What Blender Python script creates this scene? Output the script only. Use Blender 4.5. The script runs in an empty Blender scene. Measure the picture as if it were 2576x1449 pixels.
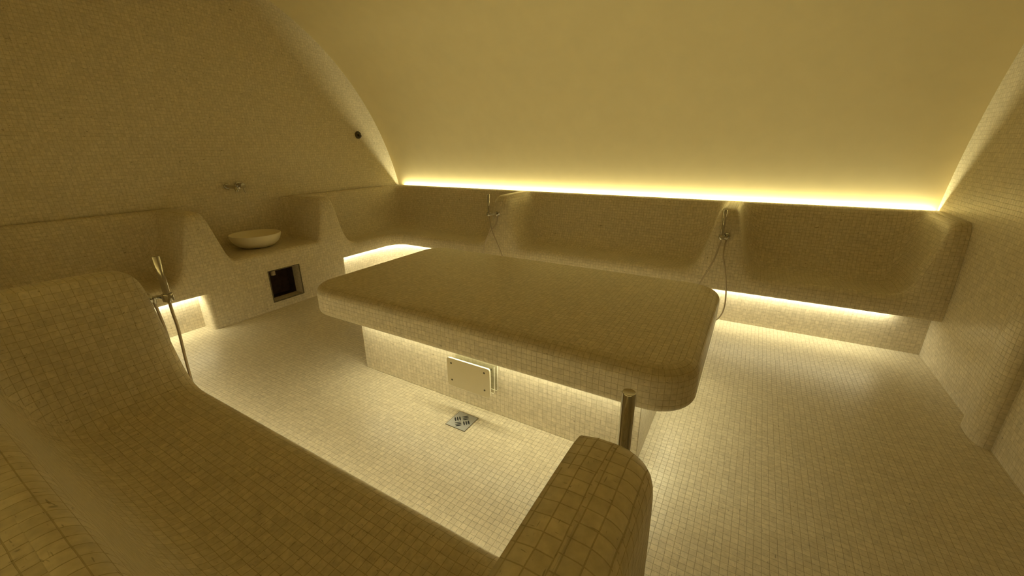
import bpy, bmesh, math, random
from mathutils import Vector, Matrix
random.seed(7)
S = bpy.context.scene
COL = S.collection
PI = math.pi
YM = 4.85                      # the room is symmetric about y = YM / 2
XL, XR = -5.0, 1.39            # inner faces of the end walls
ZL = 1.11                      # height of the bench backs

# ------------------------------------------------------------------ materials
def new_mat(name):
    m = bpy.data.materials.new(name); m.use_nodes = True
    nt = m.node_tree; nt.nodes.clear()
    out = nt.nodes.new('ShaderNodeOutputMaterial')
    b = nt.nodes.new('ShaderNodeBsdfPrincipled')
    nt.links.new(b.outputs[0], out.inputs[0])
    return m, nt, b

def mix_rgb(nt, fac, a, b, mode='MIX'):
    n = nt.nodes.new('ShaderNodeMix'); n.data_type = 'RGBA'; n.blend_type = mode
    for sock, val in ((0, fac), (6, a), (7, b)):
        if hasattr(val, 'is_linked') or hasattr(val, 'node'):
            nt.links.new(val, n.inputs[sock])
        elif isinstance(val, (int, float)):
            n.inputs[sock].default_value = val
        else:
            n.inputs[sock].default_value = (*val, 1)
    return n.outputs[2]

def ramp(nt, val, stops):
    r = nt.nodes.new('ShaderNodeValToRGB')
    el = r.color_ramp.elements
    while len(el) < len(stops): el.new(0.5)
    for e, (p, c) in zip(el, stops):
        e.position = p; e.color = (c, c, c, 1)
    nt.links.new(val, r.inputs[0]); return r.outputs[0]

def mosaic(name, c1, c2, grout, tile=0.0300, mortar=0.0011, seed=0.0, veins=1.0, rough=0.34, bump=0.0014):
    m, nt, b = new_mat(name)
    tc = nt.nodes.new('ShaderNodeTexCoord')
    # slight hand-laid wobble of the joints
    wob = nt.nodes.new('ShaderNodeTexNoise'); wob.inputs['Scale'].default_value = 9.0; wob.inputs['Detail'].default_value = 1.0
    nt.links.new(tc.outputs['UV'], wob.inputs['Vector'])
    sub = nt.nodes.new('ShaderNodeVectorMath'); sub.operation = 'SUBTRACT'; sub.inputs[1].default_value = (.5, .5, .5)
    nt.links.new(wob.outputs['Color'], sub.inputs[0])
    sc = nt.nodes.new('ShaderNodeVectorMath'); sc.operation = 'SCALE'; sc.inputs[3].default_value = 0.006
    nt.links.new(sub.outputs[0], sc.inputs[0])
    add = nt.nodes.new('ShaderNodeVectorMath'); add.operation = 'ADD'
    nt.links.new(tc.outputs['UV'], add.inputs[0]); nt.links.new(sc.outputs[0], add.inputs[1])
    br = nt.nodes.new('ShaderNodeTexBrick')
    br.offset = 0.0; br.squash = 1.0
    br.inputs['Scale'].default_value = 1.0
    br.inputs['Brick Width'].default_value = tile; br.inputs['Row Height'].default_value = tile
    br.inputs['Mortar Size'].default_value = mortar; br.inputs['Mortar Smooth'].default_value = 0.35
    br.inputs['Bias'].default_value = 0.0
    br.inputs['Color1'].default_value = (*c1, 1); br.inputs['Color2'].default_value = (*c2, 1)
    br.inputs['Mortar'].default_value = (*grout, 1)
    nt.links.new(add.outputs[0], br.inputs['Vector'])
    # cloudy stone
    cl = nt.nodes.new('ShaderNodeTexNoise'); cl.inputs['Scale'].default_value = 55; cl.inputs['Detail'].default_value = 4
    nt.links.new(tc.outputs['Object'], cl.inputs['Vector'])
    cf = ramp(nt, cl.outputs['Fac'], [(.30, .84), (.70, 1.06)])
    col = mix_rgb(nt, 1.0, br.outputs['Color'], cf, 'MULTIPLY')
    # short dark veins, two directions
    for k, (sx, sy) in enumerate(((60, 300), (300, 70))):
        mp = nt.nodes.new('ShaderNodeMapping')
        mp.inputs['Rotation'].default_value = (0.3 * k, 0.2, 0.55 + 1.1 * k + seed)
        mp.inputs['Scale'].default_value = (sx, sy, 160)
        nt.links.new(tc.outputs['Object'], mp.inputs['Vector'])
        vn = nt.nodes.new('ShaderNodeTexNoise'); vn.inputs['Scale'].default_value = 0.52; vn.inputs['Detail'].default_value = 1.5
        vn.inputs['Distortion'].default_value = 0.6
        nt.links.new(mp.outputs[0], vn.inputs['Vector'])
        vf = ramp(nt, vn.outputs['Fac'], [(.705, 0.0), (.755, 0.50 * veins)])
        col = mix_rgb(nt, vf, col, (.10, .075, .04))
    nt.links.new(col, b.inputs['Base Color'])
    rr = ramp(nt, br.outputs['Fac'], [(.0, rough), (1.0, .8)])
    nt.links.new(rr, b.inputs['Roughness'])
    bp = nt.nodes.new('ShaderNodeBump'); bp.invert = True
    bp.inputs['Strength'].default_value = 0.7; bp.inputs['Distance'].default_value = bump
    nt.links.new(br.outputs['Fac'], bp.inputs['Height'])
    nt.links.new(bp.outputs[0], b.inputs['Normal'])
    b.inputs['Specular IOR Level'].default_value = 0.35
    return m

T1, T2, TG = (.70, .63, .49), (.61, .55, .42), (.49, .425, .29)
M_TILE = mosaic('cream_mosaic', T1, T2, TG)
M_FLOOR = mosaic('floor_mosaic', (.72, .65, .49), (.63, .565, .42), (.43, .37, .245), seed=.7)
M_WALL = mosaic('wall_mosaic', T1, T2, (.50, .435, .30), seed=1.3)

def plain(name, col, rough=.5, metal=0.0, noise=0.0, nscale=40.0):
    m, nt, b = new_mat(name)
    b.inputs['Roughness'].default_value = rough; b.inputs['Metallic'].default_value = metal
    if noise:
        tc = nt.nodes.new('ShaderNodeTexCoord')
        n = nt.nodes.new('ShaderNodeTexNoise'); n.inputs['Scale'].default_value = nscale; n.inputs['Detail'].default_value = 5
        nt.links.new(tc.outputs['Object'], n.inputs['Vector'])
        f = ramp(nt, n.outputs['Fac'], [(.25, 1 - noise), (.75, 1.0)])
        c = mix_rgb(nt, 1.0, col, f, 'MULTIPLY'); nt.links.new(c, b.inputs['Base Color'])
    else:
        b.inputs['Base Color'].default_value = (*col, 1)
    return m
M_PLASTER = plain('lime_plaster', (.72, .622, .375), .85, noise=.05, nscale=6)
M_CHROME = plain('polished_chrome', (.54, .52, .48), .10, 1.0)
M_STEEL = plain('brushed_steel', (.46, .47, .48), .38, .85, noise=.1, nscale=80)
M_HOSE = plain('satin_hose', (.44, .375, .28), .36, .35)
M_CERAMIC = plain('matt_ceramic', (.83, .77, .62), .35, noise=.03, nscale=20)
M_PANEL = plain('white_panel', (.74, .68, .52), .4, noise=.03, nscale=60)
M_SCREW = plain('dark_screw', (.10, .085, .05), .5, .3)
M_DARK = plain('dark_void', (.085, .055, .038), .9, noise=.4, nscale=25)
M_SLOT = plain('drain_shade', (.012, .012, .014), .6)  # near-black paints the shade seen through the drain slots
M_RAW = plain('raw_render', (.66, .58, .43), .9, noise=.3, nscale=60)
M_TRIMMETAL = plain('tarnished_frame', (.17, .14, .09), .45, .4, noise=.5, nscale=70)
M_NOZZLE = plain('dark_bronze', (.10, .085, .055), .45, .6, noise=.3, nscale=90)
M_EDGE = plain('edge_glow_white', (.90, .88, .78), .25)  # white stands in for LED light caught in the acrylic edges
M_CARRIER = plain('strip_carrier', (.8, .78, .7), .5)
mg = bpy.data.materials.new('clear_acrylic'); mg.use_nodes = True
ntg = mg.node_tree; ntg.nodes.clear()
og = ntg.nodes.new('ShaderNodeOutputMaterial'); mxg = ntg.nodes.new('ShaderNodeMixShader')
trg = ntg.nodes.new('ShaderNodeBsdfTransparent'); trg.inputs[0].default_value = (.95, .95, .91, 1)
glg = ntg.nodes.new('ShaderNodeBsdfGlossy'); glg.inputs[1].default_value = .05
mxg.inputs[0].default_value = .05
ntg.links.new(trg.outputs[0], mxg.inputs[1]); ntg.links.new(glg.outputs[0], mxg.inputs[2])
ntg.links.new(mxg.outputs[0], og.inputs[0])
M_CLEAR = mg

def glow(name, col, strength):
    m = bpy.data.materials.new(name); m.use_nodes = True
    nt = m.node_tree; nt.nodes.clear()
    out = nt.nodes.new('ShaderNodeOutputMaterial'); e = nt.nodes.new('ShaderNodeEmission')
    e.inputs[0].default_value = (*col, 1); e.inputs[1].default_value = strength
    nt.links.new(e.outputs[0], out.inputs[0])
    m.cycles.emission_sampling = 'FRONT'
    return m
WARM = (1.0, .92, .50)
M_LED_COVE = glow('warm_cove_light', WARM, 230)
M_LED_NEAR = glow('warm_near_cove_light', WARM, 50)
M_LED_SEAT = glow('warm_bench_light', (1.0, .93, .61), 105)
M_LED_TABLE = glow('warm_table_light', (1.0, .93, .58), 70)

# ------------------------------------------------------------------ helpers
def tag(o, label=None, cat=None, group=None, kind=None):
    if label: o['label'] = label
    if cat: o['category'] = cat
    if group: o['group'] = group
    if kind: o['kind'] = kind
    return o

def empty(name, loc=(0, 0, 0)):
    o = bpy.data.objects.new(name, None); COL.objects.link(o); o.location = loc
    o.empty_display_size = .1
    return o

def add_obj(name, me, parent=None):
    o = bpy.data.objects.new(name, me); COL.objects.link(o)
    if parent:
        o.parent = parent
        o.matrix_parent_inverse = Matrix.Translation(-parent.location)
    return o

class MB:
    """collects verts (world space), faces, uvs"""
    def __init__(s): s.v = []; s.f = []; s.uv = []; s.mi = []
    def face(s, pts, uvs=None, mi=0):
        b = len(s.v); s.v += [tuple(p) for p in pts]; s.f.append(tuple(range(b, b + len(pts))))
        if uvs is None:
            a, c, d = Vector(pts[0]), Vector(pts[1]), Vector(pts[2])
            n = (c - a).cross(d - a); ax = max(range(3), key=lambda i: abs(n[i]))
            ij = [(1, 2), (0, 2), (0, 1)][ax]
            uvs = [(p[ij[0]], p[ij[1]]) for p in pts]
        s.uv.append(uvs); s.mi.append(mi)
    def box(s, x0, x1, y0, y1, z0, z1, skip=(), mi=0):
        F = {'b': [(x0, y0, z0), (x0, y1, z0), (x1, y1, z0), (x1, y0, z0)],
             't': [(x0, y0, z1), (x1, y0, z1), (x1, y1, z1), (x0, y1, z1)],
             'y0': [(x0, y0, z0), (x1, y0, z0), (x1, y0, z1), (x0, y0, z1)],
             'y1': [(x1, y1, z0), (x0, y1, z0), (x0, y1, z1), (x1, y1, z1)],
             'x0': [(x0, y1, z0), (x0, y0, z0), (x0, y0, z1), (x0, y1, z1)],
             'x1': [(x1, y0, z0), (x1, y1, z0), (x1, y1, z1), (x1, y0, z1)]}
        for k, p in F.items():
            if k not in skip: s.face(p, mi=mi if isinstance(mi, int) else mi.get(k, 0))
    def grid(s, rows, uvs, flip=False):
        for i in range(len(rows) - 1):
            for j in range(len(rows[0]) - 1):
                q = [(i, j), (i, j + 1), (i + 1, j + 1), (i + 1, j)]
                if flip: q.reverse()
                s.face([rows[a][b] for a, b in q], [uvs[a][b] for a, b in q])
    def build(s, name, mats, parent=None, smooth=False, merge=1e-5, bevel=0, seg=2):
        me = bpy.data.meshes.new(name)
        me.from_pydata(s.v, [], s.f)
        ul = me.uv_layers.new(name='UVMap')
        k = 0
        for fu in s.uv:
            for u in fu: ul.data[k].uv = u; k += 1
        if not isinstance(mats, (list, tuple)): mats = [mats]
        for m in mats: me.materials.append(m)
        for p, mi in zip(me.polygons, s.mi): p.material_index = mi; p.use_smooth = smooth
        bm = bmesh.new(); bm.from_mesh(me)
        bmesh.ops.remove_doubles(bm, verts=bm.verts, dist=merge)
        if bevel:
            es = [e for e in bm.edges if len(e.link_faces) == 2 and e.calc_face_angle(0) > .6]
            bmesh.ops.bevel(bm, geom=es, offset=bevel, segments=seg, profile=.5, affect='EDGES')
        bm.to_mesh(me); bm.free(); me.update()
        return add_obj(name, me, parent)

def tube_mb(mb, pts, r, n=12, caps=True):
    pts = [Vector(p) for p in pts]
    rr = r if isinstance(r, (list, tuple)) else [r] * len(pts)
    t0 = (pts[1] - pts[0]).normalized()
    up = Vector((0, 0, 1)) if abs(t0.z) < .9 else Vector((1, 0, 0))
    nx = t0.cross(up).normalized()
    rings = []; L = 0
    for i, p in enumerate(pts):
        t = (pts[min(i + 1, len(pts) - 1)] - pts[max(i - 1, 0)]).normalized()
        nx = (nx - t * nx.dot(t)).normalized(); ny = t.cross(nx)
        rings.append([p + (nx * math.cos(2 * PI * k / n) + ny * math.sin(2 * PI * k / n)) * rr[i] for k in range(n + 1)])
    uv = [[(k / n, i) for k in range(n + 1)] for i in range(len(rings))]
    mb.grid(rings, uv)
    if caps:
        mb.face(list(reversed(rings[0][:n]))[::-1], [(0, 0)] * n)
        mb.face(list(reversed(rings[-1][:n])), [(0, 0)] * n)
    return mb

def fix_normals(o):
    bm = bmesh.new(); bm.from_mesh(o.data)
    bmesh.ops.recalc_face_normals(bm, faces=bm.faces); bm.to_mesh(o.data); bm.free()

def tube(name, pts, r, mat, parent, n=14, smooth=True):
    o = tube_mb(MB(), pts, r, n).build(name, mat, parent, smooth=smooth); fix_normals(o)
    sharpen(o); return o

def sharpen(o, ang=.7):
    me = o.data
    bm = bmesh.new(); bm.from_mesh(me)
    for e in bm.edges:
        if len(e.link_faces) == 2 and e.calc_face_angle(0) > ang: e.smooth = False
    bm.to_mesh(me); bm.free()

def lathe(name, prof, centre, mat, parent=None, n=64, axis=(0, 0, 1)):
    """prof: (radius, height) pairs about axis through centre"""
    ax = Vector(axis).normalized(); up = Vector((0, 0, 1)) if abs(ax.z) < .9 else Vector((1, 0, 0))
    e1 = ax.cross(up).normalized(); e2 = ax.cross(e1); c = Vector(centre)
    rows = [[c + ax * h + (e1 * math.cos(2 * PI * k / n) + e2 * math.sin(2 * PI * k / n)) * r for k in range(n + 1)] for r, h in prof]
    uv = [[(k / n, i * .1) for k in range(n + 1)] for i in range(len(rows))]
    mb = MB(); mb.grid(rows, uv)
    o = mb.build(name, mat, parent, smooth=True); fix_normals(o); sharpen(o); return o

def catmull(pts, per):
    out = []
    P = [pts[0]] + list(pts) + [pts[-1]]
    for i in range(1, len(P) - 2):
        p0, p1, p2, p3 = [Vector(q) for q in P[i - 1:i + 3]]
        for k in range(per):
            t = k / per
            out.append(.5 * ((2 * p1) + (-p0 + p2) * t + (2 * p0 - 5 * p1 + 4 * p2 - p3) * t * t + (-p0 + 3 * p1 - 3 * p2 + p3) * t ** 3))
    out.append(Vector(pts[-1])); return out

def lerp(a, b, t): return a + (b - a) * t
def interp(x, tab):
    if x <= tab[0][0]: return tab[0][1]
    for (x0, y0), (x1, y1) in zip(tab, tab[1:]):
        if x <= x1:
            return y0 + (y1 - y0) * (x - x0) / (x1 - x0)
    return tab[-1][1]

# ------------------------------------------------------------------ bench surface
D0 = .71        # nominal depth, front line to back lip
SEAT = [(.17, .368), (.03, .362), (0, .363), (-.013, .375), (-.013, .42), (-.006, .465), (.008, .497), (.04, .512), (.08, .514),
        (.15, .508), (.25, .498), (.35, .494), (.42, .502), (.475, .53), (.52, .58), (.553, .65), (.578, .74), (.60, .84),
        (.62, .94), (.64, 1.03), (.656, 1.083), (.675, 1.104), (.695, 1.11), (.71, 1.11)]
RIDGE = [(.17, .368), (.03, .362), (0, .363), (-.0135, .375), (-.0135, .47), (-.0115, .60), (.004, .79), (.020, .95), (.038, 1.045),
         (.064, 1.088), (.11, 1.108), (.24, 1.113), (.40, 1.113), (.47, 1.113), (.52, 1.113), (.555, 1.113), (.58, 1.113), (.60, 1.113),
         (.62, 1.113), (.64, 1.113), (.657, 1.113), (.675, 1.112), (.695, 1.111), (.71, 1.11)]
TOPC = [(-.0135, .50), (-.0135, .505), (-.0135, .51), (-.0135, .52), (-.0135, .535), (-.0135, .55), (-.0115, .59), (.003, .617), (.038, .630),
        (.15, .632), (.25, .632), (.38, .632), (.50, .632), (.56, .637), (.61, .655), (.655, .69), (.69, .74), (.706, .82),
        (.7085, .92), (.7095, 1.0), (.7097, 1.06), (.7098, 1.09), (.71, 1.105), (.71, 1.11)]
BACKROW = 13    # profile index where the backrest begins
BELL_E = [(0, 1.0), (.075, 1.0), (.10, .965), (.12, .87), (.15, .64), (.18, .40), (.21, .21), (.245, .09), (.28, .03), (.32, 0)]
BELL_C = [(0, 1.0), (.055, 1.0), (.07, .985), (.082, .95), (.10, .83), (.12, .66), (.15, .40), (.175, .18), (.195, .06), (.22, 0)]
BELL = [(0, 1.0), (.055, 1.0), (.07, .99), (.082, .96), (.095, .90), (.115, .75), (.14, .56), (.165, .39), (.19, .255), (.22, .145), (.255, .065), (.295, .02), (.34, 0)]
PER = 3
fineS, fineR, fineC = (catmull(p, PER) for p in (SEAT, RIDGE, TOPC))
NR = len(fineS)
XF = -4.33      # front line of the left run
XLIP = -4.988

def path(y_start, x_end, yf, yb, r=.22, step=.035):
    """front line F and lip line W from (XF,y_start) up the left side, round the corner, along the back to x_end (mirrored coordinates)."""
    F, W, Sx = [], [], []
    n = max(2, int((yf - r - y_start) / step))
    for i in range(n):
        y = lerp(y_start, yf - r, i / n); F.append((XF, y)); W.append((XLIP, y))
    m = 26; rw = .10
    xs, ys = XLIP, yf - r            # lip path through the corner: L with a small radius
    seg1 = yb - rw - ys; seg2 = PI / 2 * rw; seg3 = (XF + r) - (XLIP + rw); tot = seg1 + seg2 + seg3
    for i in range(m):
        a = i / m * PI / 2
        F.append((XF + r - r * math.cos(a), yf - r + r * math.sin(a)))
        q = (.5 - .5 * math.cos(PI * i / m)) * .35 + .65 * i / m
        q = q * tot
        if q < seg1: W.append((XLIP, ys + q))
        elif q < seg1 + seg2:
            b = (q - seg1) / rw; W.append((XLIP + rw - rw * math.cos(b), yb - rw + rw * math.sin(b)))
        else: W.append((XLIP + rw + q - seg1 - seg2, yb))
    n = max(2, int((x_end - XF - r) / step))
    for i in range(n + 1):
        x = lerp(XF + r, x_end, i / n); F.append((x, yf)); W.append((x, yb))
    s = 0; Sx = [0]
    for a, b in zip(F, F[1:]):
        s += math.hypot(b[0] - a[0], b[1] - a[1]); Sx.append(s)
    return F, W, Sx

def plen(prof):
    L = [0]
    for a, b in zip(prof, prof[1:]): L.append(L[-1] + math.hypot(b[0] - a[0], b[1] - a[1]))
    k = 9 * PER
    return [q - L[k] for q in L]
LS, LR, LC = plen(fineS), plen(fineR), plen(fineC)
_plen = {id(fineS): LS, id(fineR): LR, id(fineC): LC}
def plen(prof): return _plen[id(prof)]

def face_uv(P, UV, q):
    """tile coordinates of one face: flanks by depth and height, upright fronts by length and height, the rest along the profile"""
    i0, j0 = min(a for a, _ in q), min(b for _, b in q)
    A, B, C, D = P[i0][j0], P[i0][j0 + 1], P[i0 + 1][j0 + 1], P[i0 + 1][j0]
    n = (C - A).cross(D - B)
    if n.length < 1e-12: n = Vector((0, 0, 1))
    n.normalize()
    t = (B - A) + (C - D); t.z = 0; t.normalize()
    bm_ = sum(UV[a][b][5] for a, b in q) / 4
    ns = abs(n.dot(t))
    if ns > .60: return [(UV[a][b][3], UV[a][b][4]) for a, b in q]
    if i0 < 9 * PER and abs(n.z) < .62: return [(UV[a][b][0], UV[a][b][4]) for a, b in q]
    if i0 >= BACKROW * PER and bm_ <= .5: return [(UV[a][b][6], UV[a][b][1]) for a, b in q]
    if min(abs(t.x), abs(t.y)) > .04 and abs(n.z) > .7: return [(UV[a][b][7], UV[a][b][8]) for a, b in q]
    k = 2 if bm_ > .5 else 1
    return [(UV[a][b][0], UV[a][b][k]) for a, b in q]

def surf(F, W, S_, dividers, counter=None):
    """grid of points P[row][col]; dividers = path distances"""
    P = []; UV = []
    for i in range(NR): P.append([]); UV.append([])
    Bv = []; SW = [0]
    for a, c in zip(W, W[1:]): SW.append(SW[-1] + math.hypot(c[0] - a[0], c[1] - a[1]))
    for j in range(len(F)):
        inner = counter and counter[0] <= S_[j] <= counter[1]
        b = max([interp(abs(S_[j] - d), BELL_C if inner else BELL_E if F[-1][0] > 1 and d == dividers[-1] else BELL) for d in dividers] or [0])
        Bv.append(b)
        f, w = Vector((*F[j], 0)), Vector((*W[j], 0)); D = (w - f).length; dr = (w - f) / D
        # fixed front overhang, depth beyond the lip scaled
        base = fineC if (counter and counter[0] <= S_[j] <= counter[1]) else fineS
        for i in range(NR):
            d = lerp(base[i][0], fineR[i][0], b); z = lerp(base[i][1], fineR[i][1], b)
            dd = d if d < .12 else .12 + (d - .12) * (D - .12) / (D0 - .12)
            if D > .9: dd = d * D / D0 if d > 0 else d
            p = f + dr * dd; p.z = z
            P[i].append(p); UV[i].append((S_[j], plen(base)[i], LR[i], dd, z, b, SW[j], p.x, p.y))
    return P, UV, Bv

def grid_normals(P, flip):
    R, C = len(P), len(P[0]); N = []
    for i in range(R):
        row = []
        for j in range(C):
            a = P[min(i + 1, R - 1)][j] - P[max(i - 1, 0)][j]
            c = P[i][min(j + 1, C - 1)] - P[i][max(j - 1, 0)]
            n = c.cross(a); n = n.normalized() if n.length > 1e-12 else Vector((0, 0, 1))
            row.append(-n if flip else n)
        N.append(row)
    return N

def oriented(P):
    """vertex normals and winding that look up out of the seat, into the room"""
    i, j = 10 * PER, len(P[0]) // 2
    fn = (P[i][j + 1] - P[i][j]).cross(P[i + 1][j + 1] - P[i][j])
    flip = fn.z < 0
    N = grid_normals(P, False)
    if N[i][j].z < 0: N = [[-q for q in r] for r in N]
    return N, flip

def sub_grid(name, P, UV, N, r0, r1, c0, c1, mat, parent, flip, mats=None):
    verts, faces, nrm, uvs = [], [], [], []
    W_ = c1 - c0 + 1
    for i in range(r0, r1 + 1):
        for j in range(c0, c1 + 1):
            verts.append(P[i][j]); nrm.append(N[i][j])
    for i in range(r1 - r0):
        for j in range(c1 - c0):
            q = [i * W_ + j, i * W_ + j + 1, (i + 1) * W_ + j + 1, (i + 1) * W_ + j]
            uu = face_uv(P, UV, [(r0 + i, c0 + j), (r0 + i, c0 + j + 1), (r0 + i + 1, c0 + j + 1), (r0 + i + 1, c0 + j)])
            if flip: q.reverse(); uu.reverse()
            faces.append(q); uvs += uu
    me = bpy.data.meshes.new(name); me.from_pydata([tuple(v) for v in verts], [], faces)
    ul = me.uv_layers.new(name='UVMap')
    for k, u in enumerate(uvs): ul.data[k].uv = u
    me.materials.append(mat)
    for p in me.polygons: p.use_smooth = True
    me.normals_split_custom_set_from_vertices([tuple(n) for n in nrm])
    return add_obj(name, me, parent)

def mir(p): return Vector((p[0], YM - p[1], p[2])) if len(p) == 3 else (p[0], YM - p[1])

def offset_curve(F, W, d):
    out = []
    for f, w in zip(F, W):
        f, w = Vector((*f, 0)), Vector((*w, 0)); D = (w - f).length
        out.append(f + (w - f) / D * d)
    return out

def ribbon(name, A, B, z0, z1, mat, parent, mirrored, c0=0, c1=None, lit=None):
    """solid band between plan curves A (front) and B (back), from z0 to z1. lit='b'/'t' puts material 1 on that face"""
    mb = MB(); A = A[c0:c1]; B = B[c0:c1]; s = 0
    M_ = mir if mirrored else (lambda p: Vector(p))
    def put(pts, uv, mi=0):
        pts = [M_(p) for p in pts]
        if mirrored: pts.reverse(); uv = uv[::-1]
        mb.face(pts, uv, mi)
    n = len(A)
    for j in range(n - 1):
        a0, a1, b0, b1 = A[j], A[j + 1], B[j], B[j + 1]
        l = (Vector(a1) - Vector(a0)).length
        z = lambda p, h: (p[0], p[1], h)
        u = [(s, z0), (s + l, z0), (s + l, z1), (s, z1)]
        put([z(a0, z0), z(a1, z0), z(a1, z1), z(a0, z1)], u)
        put([z(b1, z0), z(b0, z0), z(b0, z1), z(b1, z1)], u)
        ut = [(s, 0), (s + l, 0), (s + l, .1), (s, .1)]
        put([z(a0, z1), z(a1, z1), z(b1, z1), z(b0, z1)], ut, 1 if lit == 't' else 0)
        put([z(b0, z0), z(b1, z0), z(a1, z0), z(a0, z0)], ut, 1 if lit == 'b' else 0)
        s += l
    for j, rev in ((0, False), (n - 1, True)):
        a, b = A[j], B[j]
        p = [(b[0], b[1], z0), (a[0], a[1], z0), (a[0], a[1], z1), (b[0], b[1], z1)]
        if rev: p.reverse()
        put(p, [(0, 0), (.05, 0), (.05, .3), (0, .3)])
    return mb.build(name, mat, parent)

def resample(A, step):
    out = [Vector(A[0])]; acc = 0
    for p, q in zip(A, A[1:]):
        acc += (Vector(q) - Vector(p)).length
        if acc >= step: out.append(Vector(q)); acc = 0
    if (out[-1] - Vector(A[-1])).length > 1e-4: out.append(Vector(A[-1]))
    return out

YF, YB = 4.11, 4.83
DIV_W = .205
X_D1, X_D2 = -2.59, -.165
Y_B = 3.09                    # divider between basin counter and corner bench (mirrored coordinates)
Y_A_M = YM - 1.73             # its near counterpart, in mirrored coordinates

def col_at(S_, s): return min(range(len(S_)), key=lambda j: abs(S_[j] - s))

def build_bench(root, y0, x_end, xdivs, mirrored, led_trim, end_div=None):
    F, W, S_ = path(y0 + DIV_W, x_end, YF, YB)
    sx = lambda x: S_[-1] - (x_end - x)
    divs = [-DIV_W] + [sx(x) for x in xdivs]
    P, UV, B = surf(F, W, S_, divs)
    if mirrored:
        P = [[mir(p) for p in row] for row in P]
    N, face_flip = oriented(P)
    spans = []
    prev = 0                                  # the other half of the first divider belongs to the counter
    for x in xdivs:
        a, b = col_at(S_, sx(x) - DIV_W), col_at(S_, min(sx(x) + DIV_W, S_[-1]))
        spans.append(('bay', prev, a)); spans.append(('div', a, b)); prev = b
    if prev < len(F) - 1: spans.append(('bay', prev, len(F) - 1))
    k = BACKROW * PER
    divobjs = []
    for kind, a, b in spans:
        if kind == 'bay':
            sub_grid('seat', P, UV, N, 0, k, a, b, M_TILE, root, face_flip)
            sub_grid('backrest', P, UV, N, k, NR - 1, a, b, M_TILE, root, face_flip)
        else:
            divobjs.append(sub_grid('divider', P, UV, N, 0, NR - 1, a, b, M_TILE, root, face_flip))
    # toe-kick plinth and the light under the lip
    F2, W2, S2 = path(y0 + .06, x_end, YF, YB)
    ribbon('plinth', offset_curve(F2, W2, .17), offset_curve(F2, W2, .24), 0.0, .370, M_TILE, root, mirrored)
    c0 = col_at(S2, .05); c1 = col_at(S2, S2[-1] - led_trim)
    pick = list(range(c0, c1, 4)) + [c1]
    A = [offset_curve(F2, W2, .135)[q] for q in pick]; Bc = [offset_curve(F2, W2, .147)[q] for q in pick]
    nn = min(len(A), len(Bc))
    ribbon('led_strip', A[:nn], Bc[:nn], .352, .362, [M_CARRIER, M_LED_SEAT], root, mirrored, lit='b')
    return F, W, S_, P, UV, N, divobjs, sx

# ---- back bench (wraps the far left corner)
bench = empty('tiled_bench', (-1.5, 4.4, 0))
tag(bench, 'long mosaic bench along the back wall below the glowing cove, curving round the corner', 'bench')
build_bench(bench, Y_B, XR - .001, [X_D1, X_D2, XR - .001], False, .26)
# cove above its backrest: lip, gutter and light strip
mb = MB(); mb.box(XL + .001, XR - .001, YB, YB + .035, .98, ZL - .001)
mb.build('cove_lip', M_TILE, bench)
mb = MB(); mb.box(XL + .001, XR - .001, YB + .035, 4.949, .98, 1.060)
mb.build('cove_gutter', M_PLASTER, bench)
mb = MB()
for i in range(40):
    a = lerp(XL + .14, XR - .03, i / 40); b = lerp(XL + .14, XR - .03, (i + 1) / 40)
    mb.box(a, b, YB + .058, YB + .070, 1.060, 1.072, skip=('x0', 'x1'), mi={'t': 1})
mb.build('cove_light', [M_CARRIER, M_LED_COVE], bench)
# ---- near bench (wraps the near left corner, ends in a rounded divider)
nb = empty('tiled_bench', (-1.5, .4, 0))
tag(nb, 'cream mosaic bench in front of the massage table, ending in a rounded divider', 'bench')
XE = -.158
F, W, S_, P, UV, N, dv, sx = build_bench(nb, Y_A_M, XE, [X_D1, XE], True, .15)
# rounded free end of the last divider, down to the floor
def free_end(obj):
    rows = []; uvs = []
    ridge = fineR; L = 0; prev = None
    zs = [(0.0, ridge[3 * PER][0])] + [(ridge[i][1], ridge[i][0]) for i in range(3 * PER, 12 * PER + 1)]
    wid = XE * -1 - .074                                   # half width of the divider
    for z, d in zs:
        t = max(0.0, min(1.0, (z - .985) / .128)); ins = wid * (1 - max(0, 1 - t ** 3.6) ** (1 / 3.6))
        ins = min(ins, wid - .004)
        hw = wid - ins; rx = hw; ry = max(.02, .070 - ins * .3)
        y0 = YF + d; ring = []; uv = []; s = 0
        for k in range(13):
            a = k / 12 * PI / 2
            ring.append(Vector((XE + rx * math.sin(a), y0 + ry * (1 - math.cos(a)), z)))
        for k in range(1, 21):
            ring.append(Vector((XE + rx, lerp(y0 + ry, YB, k / 20), z)))
        if prev is not None: L += (ring[20] - prev[20]).length
        acc = [0]
        for a, b in zip(ring, ring[1:]): acc.append(acc[-1] + (b - a).length)
        uv = [(q - acc[12] + ring[12].y, L) for q in acc]
        prev = ring; rows.append([mir(p) for p in ring]); uvs.append(uv)
    mb = MB()
    for i in range(len(rows) - 1):
        for j in range(len(rows[0]) - 1):
            q = [(i, j), (i, j + 1), (i + 1, j + 1), (i + 1, j)]
            p = [rows[a][b] for a, b in q]; nn = (p[2] - p[0]).cross(p[3] - p[1])
            if nn.length > 1e-12 and abs(nn.normalized().z) > .55: mb.face(p, [(v.x, v.y) for v in p])
            else: mb.face(p, [uvs[a][b] for a, b in q])
    return mb
mb = free_end(None)
fe = mb.build('divider_end', M_TILE, nb, smooth=True); fix_normals(fe)
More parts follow.
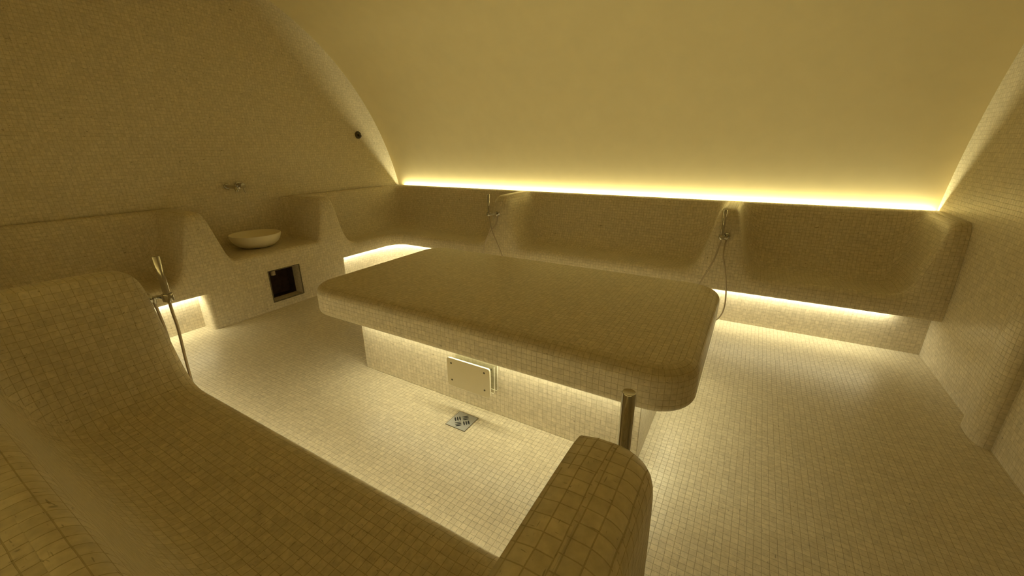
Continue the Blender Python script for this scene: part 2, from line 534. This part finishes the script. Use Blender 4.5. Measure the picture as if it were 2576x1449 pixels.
# the free end belongs to the divider: one mesh
bm = bmesh.new(); bm.from_mesh(dv[-1].data)
n0 = len(bm.verts)
me2 = fe.data
bm.from_mesh(me2)
bm.to_mesh(dv[-1].data); bm.free()
bpy.data.objects.remove(fe, do_unlink=True)
for p in dv[-1].data.polygons: p.use_smooth = True
# near ledge, lip and light
mb = MB(); mb.box(XL + .002, XR - .002, -.30, YM - YB + .0005, .99, ZL - .001); mb.build('ledge', M_TILE, nb)
mb = MB(); mb.box(XL + .002, XR - .002, -.418, -.30, .98, 1.015); mb.build('cove_gutter', M_PLASTER, nb)
mb = MB()
for i in range(40):
    a = lerp(XL + .1, XR - .03, i / 40); b = lerp(XL + .1, XR - .03, (i + 1) / 40)
    mb.box(a, b, -.345, -.333, 1.015, 1.027, skip=('x0', 'x1'), mi={'t': 1})
mb.build('cove_light', [M_CARRIER, M_LED_NEAR], nb)
# wall below the near ledge where the bench stops (entrance side)
mb = MB(); mb.box(-.068, XR - .002, -.28, -.02, 0, .99); mb.build('low_wall', M_TILE, nb)

# ------------------------------------------------------------------ basin counter
yA, yBd = 1.73, Y_B
ctr = empty('basin_counter', (-4.6, (yA + yBd) / 2, 0))
tag(ctr, 'solid mosaic washbasin counter between two dividers against the end wall', 'counter')
Fc, Wc, Sc = [], [], []
n = 70; ya, yb_ = yA - DIV_W, yBd + DIV_W
for i in range(n + 1):
    y = lerp(ya, yb_, i / n); Fc.append((XF, y)); Wc.append((XLIP if not (yA < y < yBd) else -4.998, y)); Sc.append(y)
Pc, UVc, Bc = surf(Fc, Wc, Sc, [yA, yBd], (yA, yBd))
Nc, cflip = oriented(Pc)
ca, cb = col_at(Sc, yA + DIV_W), col_at(Sc, yBd - DIV_W)
k = BACKROW * PER
sub_grid('divider', Pc, UVc, Nc, 0, NR - 1, 0, ca, M_TILE, ctr, cflip)
sub_grid('countertop', Pc, UVc, Nc, 0, k, ca, cb, M_TILE, ctr, cflip)
sub_grid('backsplash', Pc, UVc, Nc, k, NR - 1, ca, cb, M_TILE, ctr, cflip)
sub_grid('divider', Pc, UVc, Nc, 0, NR - 1, cb, n, M_TILE, ctr, cflip)
# base block down to the floor with the square service opening
HY0, HY1, HZ0, HZ1 = 2.236, 2.592, .082, .432
bx, by0, by1, bzt = XF + .0138, 1.635, 3.195, .525
r = .035
mb = MB()
def vstrip(y0, y1, z0, z1):
    mb.face([(bx, y0, z0), (bx, y1, z0), (bx, y1, z1), (bx, y0, z1)])
vstrip(by0 + r, HY0, 0, bzt); vstrip(HY1, by1 - r, 0, bzt); vstrip(HY0, HY1, 0, HZ0); vstrip(HY0, HY1, HZ1, bzt)
for yc, sgn in ((by0 + r, -1), (by1 - r, 1)):
    pts = [(bx - r + r * math.cos(a), yc + sgn * r * math.sin(a)) for a in [i * PI / 16 for i in range(9)]]
    pts.append((-4.9, yc + sgn * r))
    s = yc
    for (x0, y0), (x1, y1) in zip(pts, pts[1:]):
        l = math.hypot(x1 - x0, y1 - y0) * sgn
        zt = bzt if x0 > -4.4 else .362
        f = [(x0, y0, 0), (x1, y1, 0), (x1, y1, zt), (x0, y0, zt)]; u = [(s, 0), (s + l, 0), (s + l, zt), (s, zt)]
        if sgn < 0: f.reverse(); u.reverse()
        mb.face(f, u); s += l
mb.build('base', M_TILE, ctr)

# ------------------------------------------------------------------ service hatch
hatch = empty('service_hatch', (bx, (HY0 + HY1) / 2, HZ0))
tag(hatch, 'open square service hatch with dark interior below the washbasin', 'hatch')
dp = .15
mb = MB()   # reveal lining
xi = bx - dp
mb.face([(bx, HY0, HZ0), (xi, HY0, HZ0), (xi, HY0, HZ1), (bx, HY0, HZ1)])
mb.face([(xi, HY1, HZ0), (bx, HY1, HZ0), (bx, HY1, HZ1), (xi, HY1, HZ1)])
mb.face([(bx, HY0, HZ0), (bx, HY1, HZ0), (xi, HY1, HZ0), (xi, HY0, HZ0)])
mb.face([(xi, HY0, HZ1), (xi, HY1, HZ1), (bx, HY1, HZ1), (bx, HY0, HZ1)])
mb.build('reveal', M_RAW, hatch)
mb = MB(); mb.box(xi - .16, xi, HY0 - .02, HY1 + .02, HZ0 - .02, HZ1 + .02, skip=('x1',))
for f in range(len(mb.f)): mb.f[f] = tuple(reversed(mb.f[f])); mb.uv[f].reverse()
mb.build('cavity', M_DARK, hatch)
mb = MB(); w = .009; e = .004
mb.box(bx - .004, bx + e, HY0 - .002, HY0 + w, HZ0, HZ1); mb.box(bx - .004, bx + e, HY1 - w, HY1 + .002, HZ0, HZ1)
mb.box(bx - .004, bx + e, HY0, HY1, HZ1 - w, HZ1 + .002); mb.box(bx - .004, bx + e, HY0, HY1, HZ0 - .002, HZ0 + w)
mb.build('frame', M_TRIMMETAL, hatch, bevel=.001, seg=1)
tube('pipe', [(xi + .03, HY0 + .115, HZ1 - .002), (xi + .03, HY0 + .115, HZ1 - .085)], .024, M_RAW, hatch)

# ------------------------------------------------------------------ washbasin
bz = .633
basin = empty('washbasin', (-4.70, 2.39, bz))
tag(basin, 'round cream vessel washbasin standing on the mosaic counter', 'basin')
prof = [(.0, .004), (.10, .004), (.122, 0), (.140, .004), (.178, .022), (.212, .050), (.236, .085), (.2475, .120), (.2505, .145),
        (.248, .1475), (.244, .144), (.236, .116), (.220, .082), (.194, .052), (.155, .031), (.10, .021), (.03, .018), (.0, .018)]
lathe('bowl', prof, (-4.70, 2.39, bz), M_CERAMIC, basin, 72)
lathe('waste', [(.0, .0185), (.030, .0185), (.030, .023), (.026, .025), (0, .025)], (-4.70, 2.39, bz), M_CHROME, basin, 32)

# ------------------------------------------------------------------ wall tap
tap = empty('wall_tap', (XL, 2.37, 1.28))
tag(tap, 'chrome wall tap with spout and lever above the washbasin', 'tap')
lathe('spout_flange', [(0, .001), (.032, .001), (.032, .012), (.028, .016), (0, .016)], (XL, 2.355, 1.275), M_CHROME, tap, 32, (1, 0, 0))
sp = [(XL + .01, 2.355, 1.275), (XL + .10, 2.355, 1.275), (XL + .16, 2.355, 1.272), (XL + .185, 2.355, 1.262), (XL + .195, 2.355, 1.245), (XL + .196, 2.355, 1.232)]
tube('spout', catmull(sp, 4), .019, M_CHROME, tap)
lathe('mixer_body', [(0, .001), (.036, .001), (.036, .010), (.026, .012), (.026, .058), (.029, .062), (.029, .10), (.026, .104), (0, .104)], (XL, 2.475, 1.28), M_CHROME, tap, 36, (1, 0, 0))
tube('lever', [(XL + .085, 2.475, 1.255), (XL + .088, 2.485, 1.225), (XL + .09, 2.492, 1.195)], .0055, M_CHROME, tap)

# ------------------------------------------------------------------ steam nozzle
nz = empty('wall_nozzle', (XL, 4.21, 1.84))
tag(nz, 'small dark round nozzle on the mosaic end wall beside the vault', 'nozzle')
lathe('nozzle_ring', [(0, .001), (.050, .001), (.050, .012), (.043, .022), (.034, .026), (.030, .020), (0, .018)], (XL, 4.21, 1.84), M_NOZZLE, nz, 36, (1, 0, 0))
tube('stub', [(XL + .018, 4.21, 1.84), (XL + .05, 4.205, 1.835), (XL + .062, 4.203, 1.822)], .017, M_NOZZLE, nz)

# ------------------------------------------------------------------ massage table
tb = empty('massage_table', (-1.41, 2.37, 0))
tag(tb, 'large mosaic massage table with rounded slab in the middle of the room', 'table')
SX0, SX1, SY0, SY1, SZ0, SZ1 = -2.735, -.087, 1.645, 3.10, .503, .722
def rrect(ins, n=16, R=.205):
    """closed outline of the slab inset by ins, counter-clockwise from the near left corner"""
    x0, x1, y0, y1 = SX0 + ins, SX1 - ins, SY0 + ins, SY1 - ins; R = max(.02, R - ins)
    out = []
    for cx, cy, a0 in ((x1 - R, y0 + R, -PI / 2), (x1 - R, y1 - R, 0), (x0 + R, y1 - R, PI / 2), (x0 + R, y0 + R, PI)):
        for k in range(n + 1):
            a = a0 + k / n * PI / 2; out.append((cx + R * math.cos(a), cy + R * math.sin(a)))
    # subdivide straight parts
    res = []
    for i, p in enumerate(out):
        q = out[(i + 1) % len(out)]; l = math.hypot(q[0] - p[0], q[1] - p[1]); res.append(p)
        if l > .3:
            m = 24
            res += [(lerp(p[0], q[0], t / m), lerp(p[1], q[1], t / m)) for t in range(1, m)]
    return res
edge = []          # (inset, z) from underside to top
rb, rt = .042, .062
for k in range(9):
    a = k / 8 * PI / 2; edge.append((rb * (1 - math.sin(a)), SZ0 + rb * (1 - math.cos(a))))
for k in range(1, 4): edge.append((0, lerp(SZ0 + rb, SZ1 - rt, k / 4)))
for k in range(11):
    a = k / 10 * PI / 2; edge.append((rt * 1.25 * (1 - math.cos(a)), SZ1 - rt * (1 - math.sin(a))))
edge = [(.30, SZ0)] + edge
edge += [(.16, SZ1 + .001), (.30, SZ1 + .0015)]
base_ring = rrect(0); cum = [0]
for a, b in zip(base_ring, base_ring[1:] + base_ring[:1]): cum.append(cum[-1] + math.hypot(b[0] - a[0], b[1] - a[1]))
mb = MB(); rows = []; uvs = []; L = 0; pv = None
for k_, (ins, z) in enumerate(edge):
    R_ = rrect(ins); R_.append(R_[0])
    row = [Vector((x, y, z)) for x, y in R_]
    if pv is not None: L += math.hypot(ins - pv[0], z - pv[1])
    pv = (ins, z); rows.append(row)
    uvs.append([(c, L) for c in cum])
top_from = len(edge) - 3
mb.grid(rows[:top_from + 1], uvs[:top_from + 1])
# top surface in plan coordinates so that the joints run straight
pu = [[(p.x, p.y) for p in r_] for r_ in rows]
mb.grid(rows[top_from:], pu[top_from:])
mb.face(rows[-1][:-1], pu[-1][:-1]); mb.face(list(reversed(rows[0][:-1])), list(reversed(pu[0][:-1])))
o = mb.build('slab', M_TILE, tb, smooth=True)
PX0, PX1, PY0, PY1 = -2.46, -.33, 1.88, 2.86
mb = MB(); mb.box(PX0, PX1, PY0, PY1, 0, SZ0 + .004); mb.build('pedestal', M_TILE, tb, bevel=.004, seg=2)
def led_bar(name, x0, x1, y0, y1, z0, z1, parent, mat, n):
    mb = MB()
    for i in range(n):
        if x1 - x0 > y1 - y0: mb.box(lerp(x0, x1, i / n), lerp(x0, x1, (i + 1) / n), y0, y1, z0, z1, skip=('x0', 'x1'), mi={'b': 1})
        else: mb.box(x0, x1, lerp(y0, y1, i / n), lerp(y0, y1, (i + 1) / n), z0, z1, skip=('y0', 'y1'), mi={'b': 1})
    return mb.build(name, [M_CARRIER, mat], parent)
g = .068
led_bar('led_strip', PX0, PX1, PY0 - g - .012, PY0 - g, SZ0 - .009, SZ0, tb, M_LED_TABLE, 14)
led_bar('led_strip', PX0, PX1, PY1 + g, PY1 + g + .012, SZ0 - .009, SZ0, tb, M_LED_TABLE, 14)
led_bar('led_strip', PX1 + g, PX1 + g + .012, PY0, PY1, SZ0 - .009, SZ0, tb, M_LED_TABLE, 8)
# cover panel with its clear sleeve on the pedestal
cx0, cx1, cz0, cz1, cy = -1.545, -1.215, .180, .382, 1.785
def plate_mb(x0, x1, z0, z1, y0, y1, R=.016):
    o_ = []
    for ax, az, a0 in ((x1 - R, z0 + R, -PI / 2), (x1 - R, z1 - R, 0), (x0 + R, z1 - R, PI / 2), (x0 + R, z0 + R, PI)):
        for q in range(7):
            a = a0 + q / 6 * PI / 2; o_.append((ax + R * math.cos(a), az + R * math.sin(a)))
    mb = MB(); fr = [(x, y0, z) for x, z in o_]; bk = [(x, y1, z) for x, z in o_]
    mb.face(fr); mb.face(list(reversed(bk)))
    for i in range(len(o_)):
        j = (i + 1) % len(o_); mb.face([fr[j], fr[i], bk[i], bk[j]])
    return mb
cp = plate_mb(cx0, cx1, cz0, cz1, cy, cy + .012).build('cover_panel', M_PANEL, tb); fix_normals(cp); cp['label'] = 'white plastic cover panel'
for sx_, sz_ in ((cx0 + .035, cz0 + .045), (cx0 + .035, cz1 - .035), (cx1 - .040, cz0 + .045), (cx1 - .040, cz1 - .035)):
    lathe('screw', [(0, .0), (.0065, 0), (.0065, .002), (.004, .0035), (0, .0035)], (sx_, cy + .0005, sz_), M_SCREW, cp, 16, (0, -1, 0))
sl = plate_mb(cx0 + .002, cx1 - .001, cz0 + .001, cz1 - .002, cy + .050, cy + .056).build('clear_sleeve', M_CLEAR, tb); fix_normals(sl)
sl['label'] = 'clear acrylic plate with edge glow painted as white beads'
sl2 = plate_mb(cx0 + .002, cx1 - .001, cz0 + .001, cz1 - .002, PY0 - .0075, PY0 - .0015).build('clear_sleeve', M_CLEAR, tb); fix_normals(sl2)
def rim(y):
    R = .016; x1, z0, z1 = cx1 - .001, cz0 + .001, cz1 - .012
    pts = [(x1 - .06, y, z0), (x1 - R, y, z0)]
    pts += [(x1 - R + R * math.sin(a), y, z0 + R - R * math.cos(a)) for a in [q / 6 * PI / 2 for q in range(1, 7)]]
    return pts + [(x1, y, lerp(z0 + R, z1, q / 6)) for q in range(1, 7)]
tube('edge_glow_bead', rim(cy + .053), .0021, M_EDGE, sl, 8); tube('edge_glow_bead', rim(PY0 - .0045), .0021, M_EDGE, sl2, 8)  # added white beads imitate the glow along the plate edges
for sx_, sz_ in ((cx0 + .05, cz0 + .05), (cx1 - .05, cz1 - .06)):
    tube('spacer', [(sx_, cy + .012, sz_), (sx_, PY0, sz_)], .006, M_SCREW, cp, 10)

# ------------------------------------------------------------------ floor drain
dr = empty('floor_drain', (-1.383, 1.705, 0))
tag(dr, 'square steel floor drain with slanted slots in front of the table pedestal', 'drain')
dc = (-1.383, 1.705); hs = .0725
bm = bmesh.new()
edges = []
def loop(pts):
    vs = [bm.verts.new((x, y, .0035)) for x, y in pts]
    for a, b in zip(vs, vs[1:] + vs[:1]): edges.append(bm.edges.new((a, b)))
loop([(dc[0] - hs, dc[1] - hs), (dc[0] + hs, dc[1] - hs), (dc[0] + hs, dc[1] + hs), (dc[0] - hs, dc[1] + hs)])
for (gx, gy), ang in (((-.040, .003), -PI / 4), ((.003, .040), PI / 4), ((-.003, -.040), PI / 4), ((.040, -.003), -PI / 4)):
    for q in (-1, 0, 1):
        ln = .021; wd = .0052
        dx, dy = math.cos(ang), math.sin(ang); nx_, ny_ = -dy, dx
        c = (dc[0] + gx * .90 + nx_ * q * .0148, dc[1] + gy * .90 + ny_ * q * .0148)
        pts = []
        for t in range(16):
            a = 2 * PI * t / 16; ca_, sa_ = math.cos(a), math.sin(a)
            pts.append((c[0] + dx * ln * ca_ + nx_ * wd * sa_, c[1] + dy * ln * ca_ + ny_ * wd * sa_))
        loop(pts)
bmesh.ops.triangle_fill(bm, use_beauty=True, edges=edges)
r_ = bmesh.ops.extrude_face_region(bm, geom=bm.faces[:])
for v in [g_ for g_ in r_['geom'] if isinstance(g_, bmesh.types.BMVert)]: v.co.z -= .0025
bmesh.ops.recalc_face_normals(bm, faces=bm.faces)
me = bpy.data.meshes.new('grate'); bm.to_mesh(me); bm.free(); me.materials.append(M_STEEL)
add_obj('grate', me, dr)
mb = MB(); mb.box(dc[0] - hs + .004, dc[0] + hs - .004, dc[1] - hs + .004, dc[1] + hs - .004, .0002, .0009); mb.build('pit_shade', M_SLOT, dr)  # thin black plate above the floor, imitating the shade inside the drain
mb = MB(); w = .0035
mb.box(dc[0] - hs - w, dc[0] - hs, dc[1] - hs - w, dc[1] + hs + w, .0002, .0028); mb.box(dc[0] + hs, dc[0] + hs + w, dc[1] - hs - w, dc[1] + hs + w, .0002, .0028)
mb.box(dc[0] - hs, dc[0] + hs, dc[1] - hs - w, dc[1] - hs, .0002, .0028); mb.box(dc[0] - hs, dc[0] + hs, dc[1] + hs, dc[1] + hs + w, .0002, .0028)
mb.build('rim', M_TRIMMETAL, dr)

# ------------------------------------------------------------------ hand showers
def hand_shower(label, plate, out, side, hand, length, strands, tip=0):
    """plate: centre of the wall plate; out: unit vector off the wall; hand: foot of the handset (x,y,z); strands: hose points"""
    p, o_ = Vector(plate), Vector(out); h = Vector(hand)
    e = empty('hand_shower', p)
    tag(e, label, 'hand shower', 'hand showers on the bench dividers')
    lathe('wall_plate', [(0, -.012), (.029, -.012), (.029, .006), (.026, .010), (.012, .012), (0, .012)], p, M_CHROME, e, 32, o_)
    a = p + o_ * .008; b = Vector((h.x, h.y, h.z + .004)); 
    kn = a + o_ * max(.03, (b - a).dot(o_))
    tube('arm', [a, lerp(a, kn, .7), lerp(lerp(a, kn, 1.0), b, .15), b], .0095, M_CHROME, e)
    lathe('cradle', [(.0165, -.004), (.0235, -.004), (.0245, .006), (.0245, .030), (.0225, .034), (.0165, .034), (.0165, -.004)], h, M_CHROME, e, 28)
    hp = [(0, -.012), (.010, -.012), (.012, -.004), (.0142, .004), (.0148, .03), (.0148, length - .002), (.0138, length), (.0118, length - .0012), (0, length - .0018)]
    hs_ = lathe('handset', hp, h, M_CHROME, e, 28)
    lathe('hose_outlet', [(0, 0), (.011, 0), (.011, .026), (.008, .030), (0, .030)], a + o_ * .012, M_CHROME, e, 20, (0, 0, -1))
    tube('hose', catmull(strands, 6), .0068, M_HOSE, e, 12)
    return e
def front_y(z):            # front face of a back divider at height z
    t = sorted((q[1], q[0]) for q in RIDGE[3:11]); return YF + interp(z, t)
for (lab, px, hx, z0, ln, pts) in (
    ('slim chrome hand shower on the back bench divider nearer the washbasin', -2.615, -2.685, .895, .245,
     lambda a, h: [h, h + Vector((.012, 0, -.06)), h + Vector((.045, -.005, -.18)), Vector((-2.51, 4.02, .45)), Vector((-2.455, 4.02, .27)), Vector((-2.50, 4.02, .11)), Vector((-2.64, 4.02, .06)),
                   Vector((-2.78, 4.02, .12)), Vector((-2.825, 4.02, .26)), Vector((-2.775, 4.02, .45)), Vector((-2.70, 4.03, .66)), a + Vector((-.02, -.005, -.10)), a]),
    ('slim chrome hand shower with looping hose on the back divider nearer the right wall', -.155, -.192, .865, .255,
     lambda a, h: [h, h + Vector((-.006, 0, -.05)), Vector((-.226, 4.02, .66)), Vector((-.305, 4.02, .44)), Vector((-.365, 4.02, .24)), Vector((-.345, 4.02, .11)), Vector((-.25, 4.02, .048)), Vector((-.14, 4.02, .075)),
                   Vector((-.080, 4.02, .185)), Vector((-.080, 4.03, .36)), Vector((-.115, 4.03, .56)), Vector((-.155, 4.04, .72)), a])):
    zc = z0 + .012
    p = Vector((px, front_y(zc), zc)); h = Vector((hx, 4.035, z0))
    a = p + Vector((0, -.020, -.028)); hb = h + Vector((0, 0, -.010))
    hand_shower(lab, p, (0, -1, 0), 1, h, ln, pts(a, hb))
# near divider by the left corner
zc = .945; fy = YM - front_y(zc)
p = Vector((-2.55, fy, zc)); h = Vector((-2.447, .768, .945))
a = p + Vector((0, .020, -.028)); hb = h + Vector((0, 0, -.010))
hand_shower('chrome hand shower on the divider of the near bench, left side of the photo', p, (0, 1, 0), 1, h, .225,
            [hb, hb + Vector((0, 0, -.06)), Vector((-2.462, .775, .78)), Vector((-2.485, .775, .60)), Vector((-2.50, .775, .40)), Vector((-2.52, .775, .20)), Vector((-2.57, .775, .07)), Vector((-2.65, .775, .06)), Vector((-2.69, .775, .20)),
             Vector((-2.66, .775, .45)), Vector((-2.60, .765, .72)), a])
# free-ended divider in the foreground
zc = .935; fy = YM - front_y(zc)
p = Vector((-.165, fy - .004, zc)); h = Vector((-.163, .764, .925))
a = p + Vector((0, .020, -.028)); hb = h + Vector((0, 0, -.010))
hand_shower('thick chrome hand shower rising in front of the rounded foreground divider', p, (0, 1, 0), 1, h, .232,
            [hb, hb + Vector((0, 0, -.06)), Vector((-.15, .78, .72)), Vector((-.13, .78, .45)), Vector((-.15, .78, .2)), Vector((-.22, .78, .12)), Vector((-.27, .78, .25)), Vector((-.24, .77, .55)), a])

# ------------------------------------------------------------------ room shell
def struct(name, mb, mat, **kw):
    o = mb.build(name, mat, None, **kw); o['kind'] = 'structure'; return o
mb = MB(); mb.box(XL, XR, -.42, 4.95, -.1, 0); struct('floor', mb, M_FLOOR)
mb = MB(); mb.box(XL - .15, XL, -.7, 5.2, -.1, 3.75); struct('wall_left', mb, M_WALL)
mb = MB(); mb.box(XR, XR + .15, -.7, 5.2, -.1, 3.75); struct('wall_right', mb, M_WALL)
mb = MB(); mb.box(XL, XR, 4.95, 5.10, -.1, 1.0); struct('wall_back', mb, M_WALL)
mb = MB(); mb.box(XL, XR, -.57, -.42, -.1, 1.0); struct('wall_front', mb, M_WALL)
# barrel vault: half ellipse
EY, EZ, EA, EB = 2.25, .30, 2.75, 3.122
mb = MB(); rows, rows2, uv = [], [], []
a0 = math.asin((.985 - EZ) / EB); n = 96; L = 0; pv = None
for i in range(n + 1):
    a = lerp(a0, PI - a0, i / n)
    y, z = EY + EA * math.cos(a), EZ + EB * math.sin(a)
    y2, z2 = EY + (EA + .12) * math.cos(a), EZ + (EB + .12) * math.sin(a)
    if pv: L += math.hypot(y - pv[0], z - pv[1])
    pv = (y, z)
    xs = [lerp(XL, XR, t / 8) for t in range(9)]
    rows.append([Vector((x, y, z)) for x in xs]); rows2.append([Vector((x, y2, z2)) for x in xs]); uv.append([(x, L) for x in xs])
mb.grid(rows, uv, flip=False); mb.grid(rows2, uv, flip=True)
for k_ in (0, n):
    mb.grid([rows[k_], rows2[k_]], [uv[k_], uv[k_]])
vault = struct('ceiling', mb, M_PLASTER, smooth=True); fix_normals(vault); sharpen(vault)
# rounded upright rib on the right wall
mb = MB(); pts = []
for k_ in range(17):
    a = -PI / 2 + k_ / 16 * PI
    pts.append((XR + .002 - .070 * max(0, math.cos(a)) ** .6, 3.125 + .140 * math.sin(a)))
rows = [[Vector((x, y, z)) for x, y in pts] for z in (0.0, 1.0, 2.0, 3.30)]
s = [0]
for a_, b_ in zip(pts, pts[1:]): s.append(s[-1] + math.hypot(b_[0] - a_[0], b_[1] - a_[1]))
uv = [[(q, z) for q in s] for z in (0.0, 1.0, 2.0, 3.30)]
mb.grid(rows, uv)
tr = struct('trim_1', mb, M_WALL, smooth=True); 
bm = bmesh.new(); bm.from_mesh(tr.data)
for f in bm.faces: f.normal_update()
if sum((f.normal.x for f in bm.faces)) > 0: bmesh.ops.reverse_faces(bm, faces=bm.faces)
bm.to_mesh(tr.data); bm.free()

# ------------------------------------------------------------------ camera
R = [[0.8632309264230397, 0.5047377418508429, -0.008495858881392896],
     [0.1581243448986402, -0.28633945083306567, -0.9449901642064822],
     [-0.4794048911192903, 0.8144013327886506, -0.3269883941898752]]
cam = bpy.data.cameras.new('camera'); co = bpy.data.objects.new('camera', cam); COL.objects.link(co)
mw = Matrix.Identity(4)
for i in range(3):
    mw[i][0] = R[0][i]; mw[i][1] = -R[1][i]; mw[i][2] = -R[2][i]
mw.translation = (0, 0, 1.65)
co.matrix_world = mw
cam.sensor_width = 36; cam.lens = 36 * 1019.4586 / 2576; cam.clip_start = .01
S.camera = co

# ------------------------------------------------------------------ world and view
w = bpy.data.worlds.new('dark_outside'); S.world = w; w.use_nodes = True
w.node_tree.nodes['Background'].inputs[0].default_value = (0, 0, 0, 1)
S.view_settings.view_transform = 'Standard'; S.view_settings.look = 'None'
S.view_settings.gamma = 1; S.view_settings.use_curve_mapping = False
S.view_settings.exposure = 0.0
S.cycles.use_denoising = True
S.cycles.max_bounces = 10; S.cycles.diffuse_bounces = 7; S.cycles.glossy_bounces = 4; S.cycles.transmission_bounces = 6
S.cycles.sample_clamp_indirect = 8
S.cycles.caustics_reflective = False; S.cycles.caustics_refractive = False
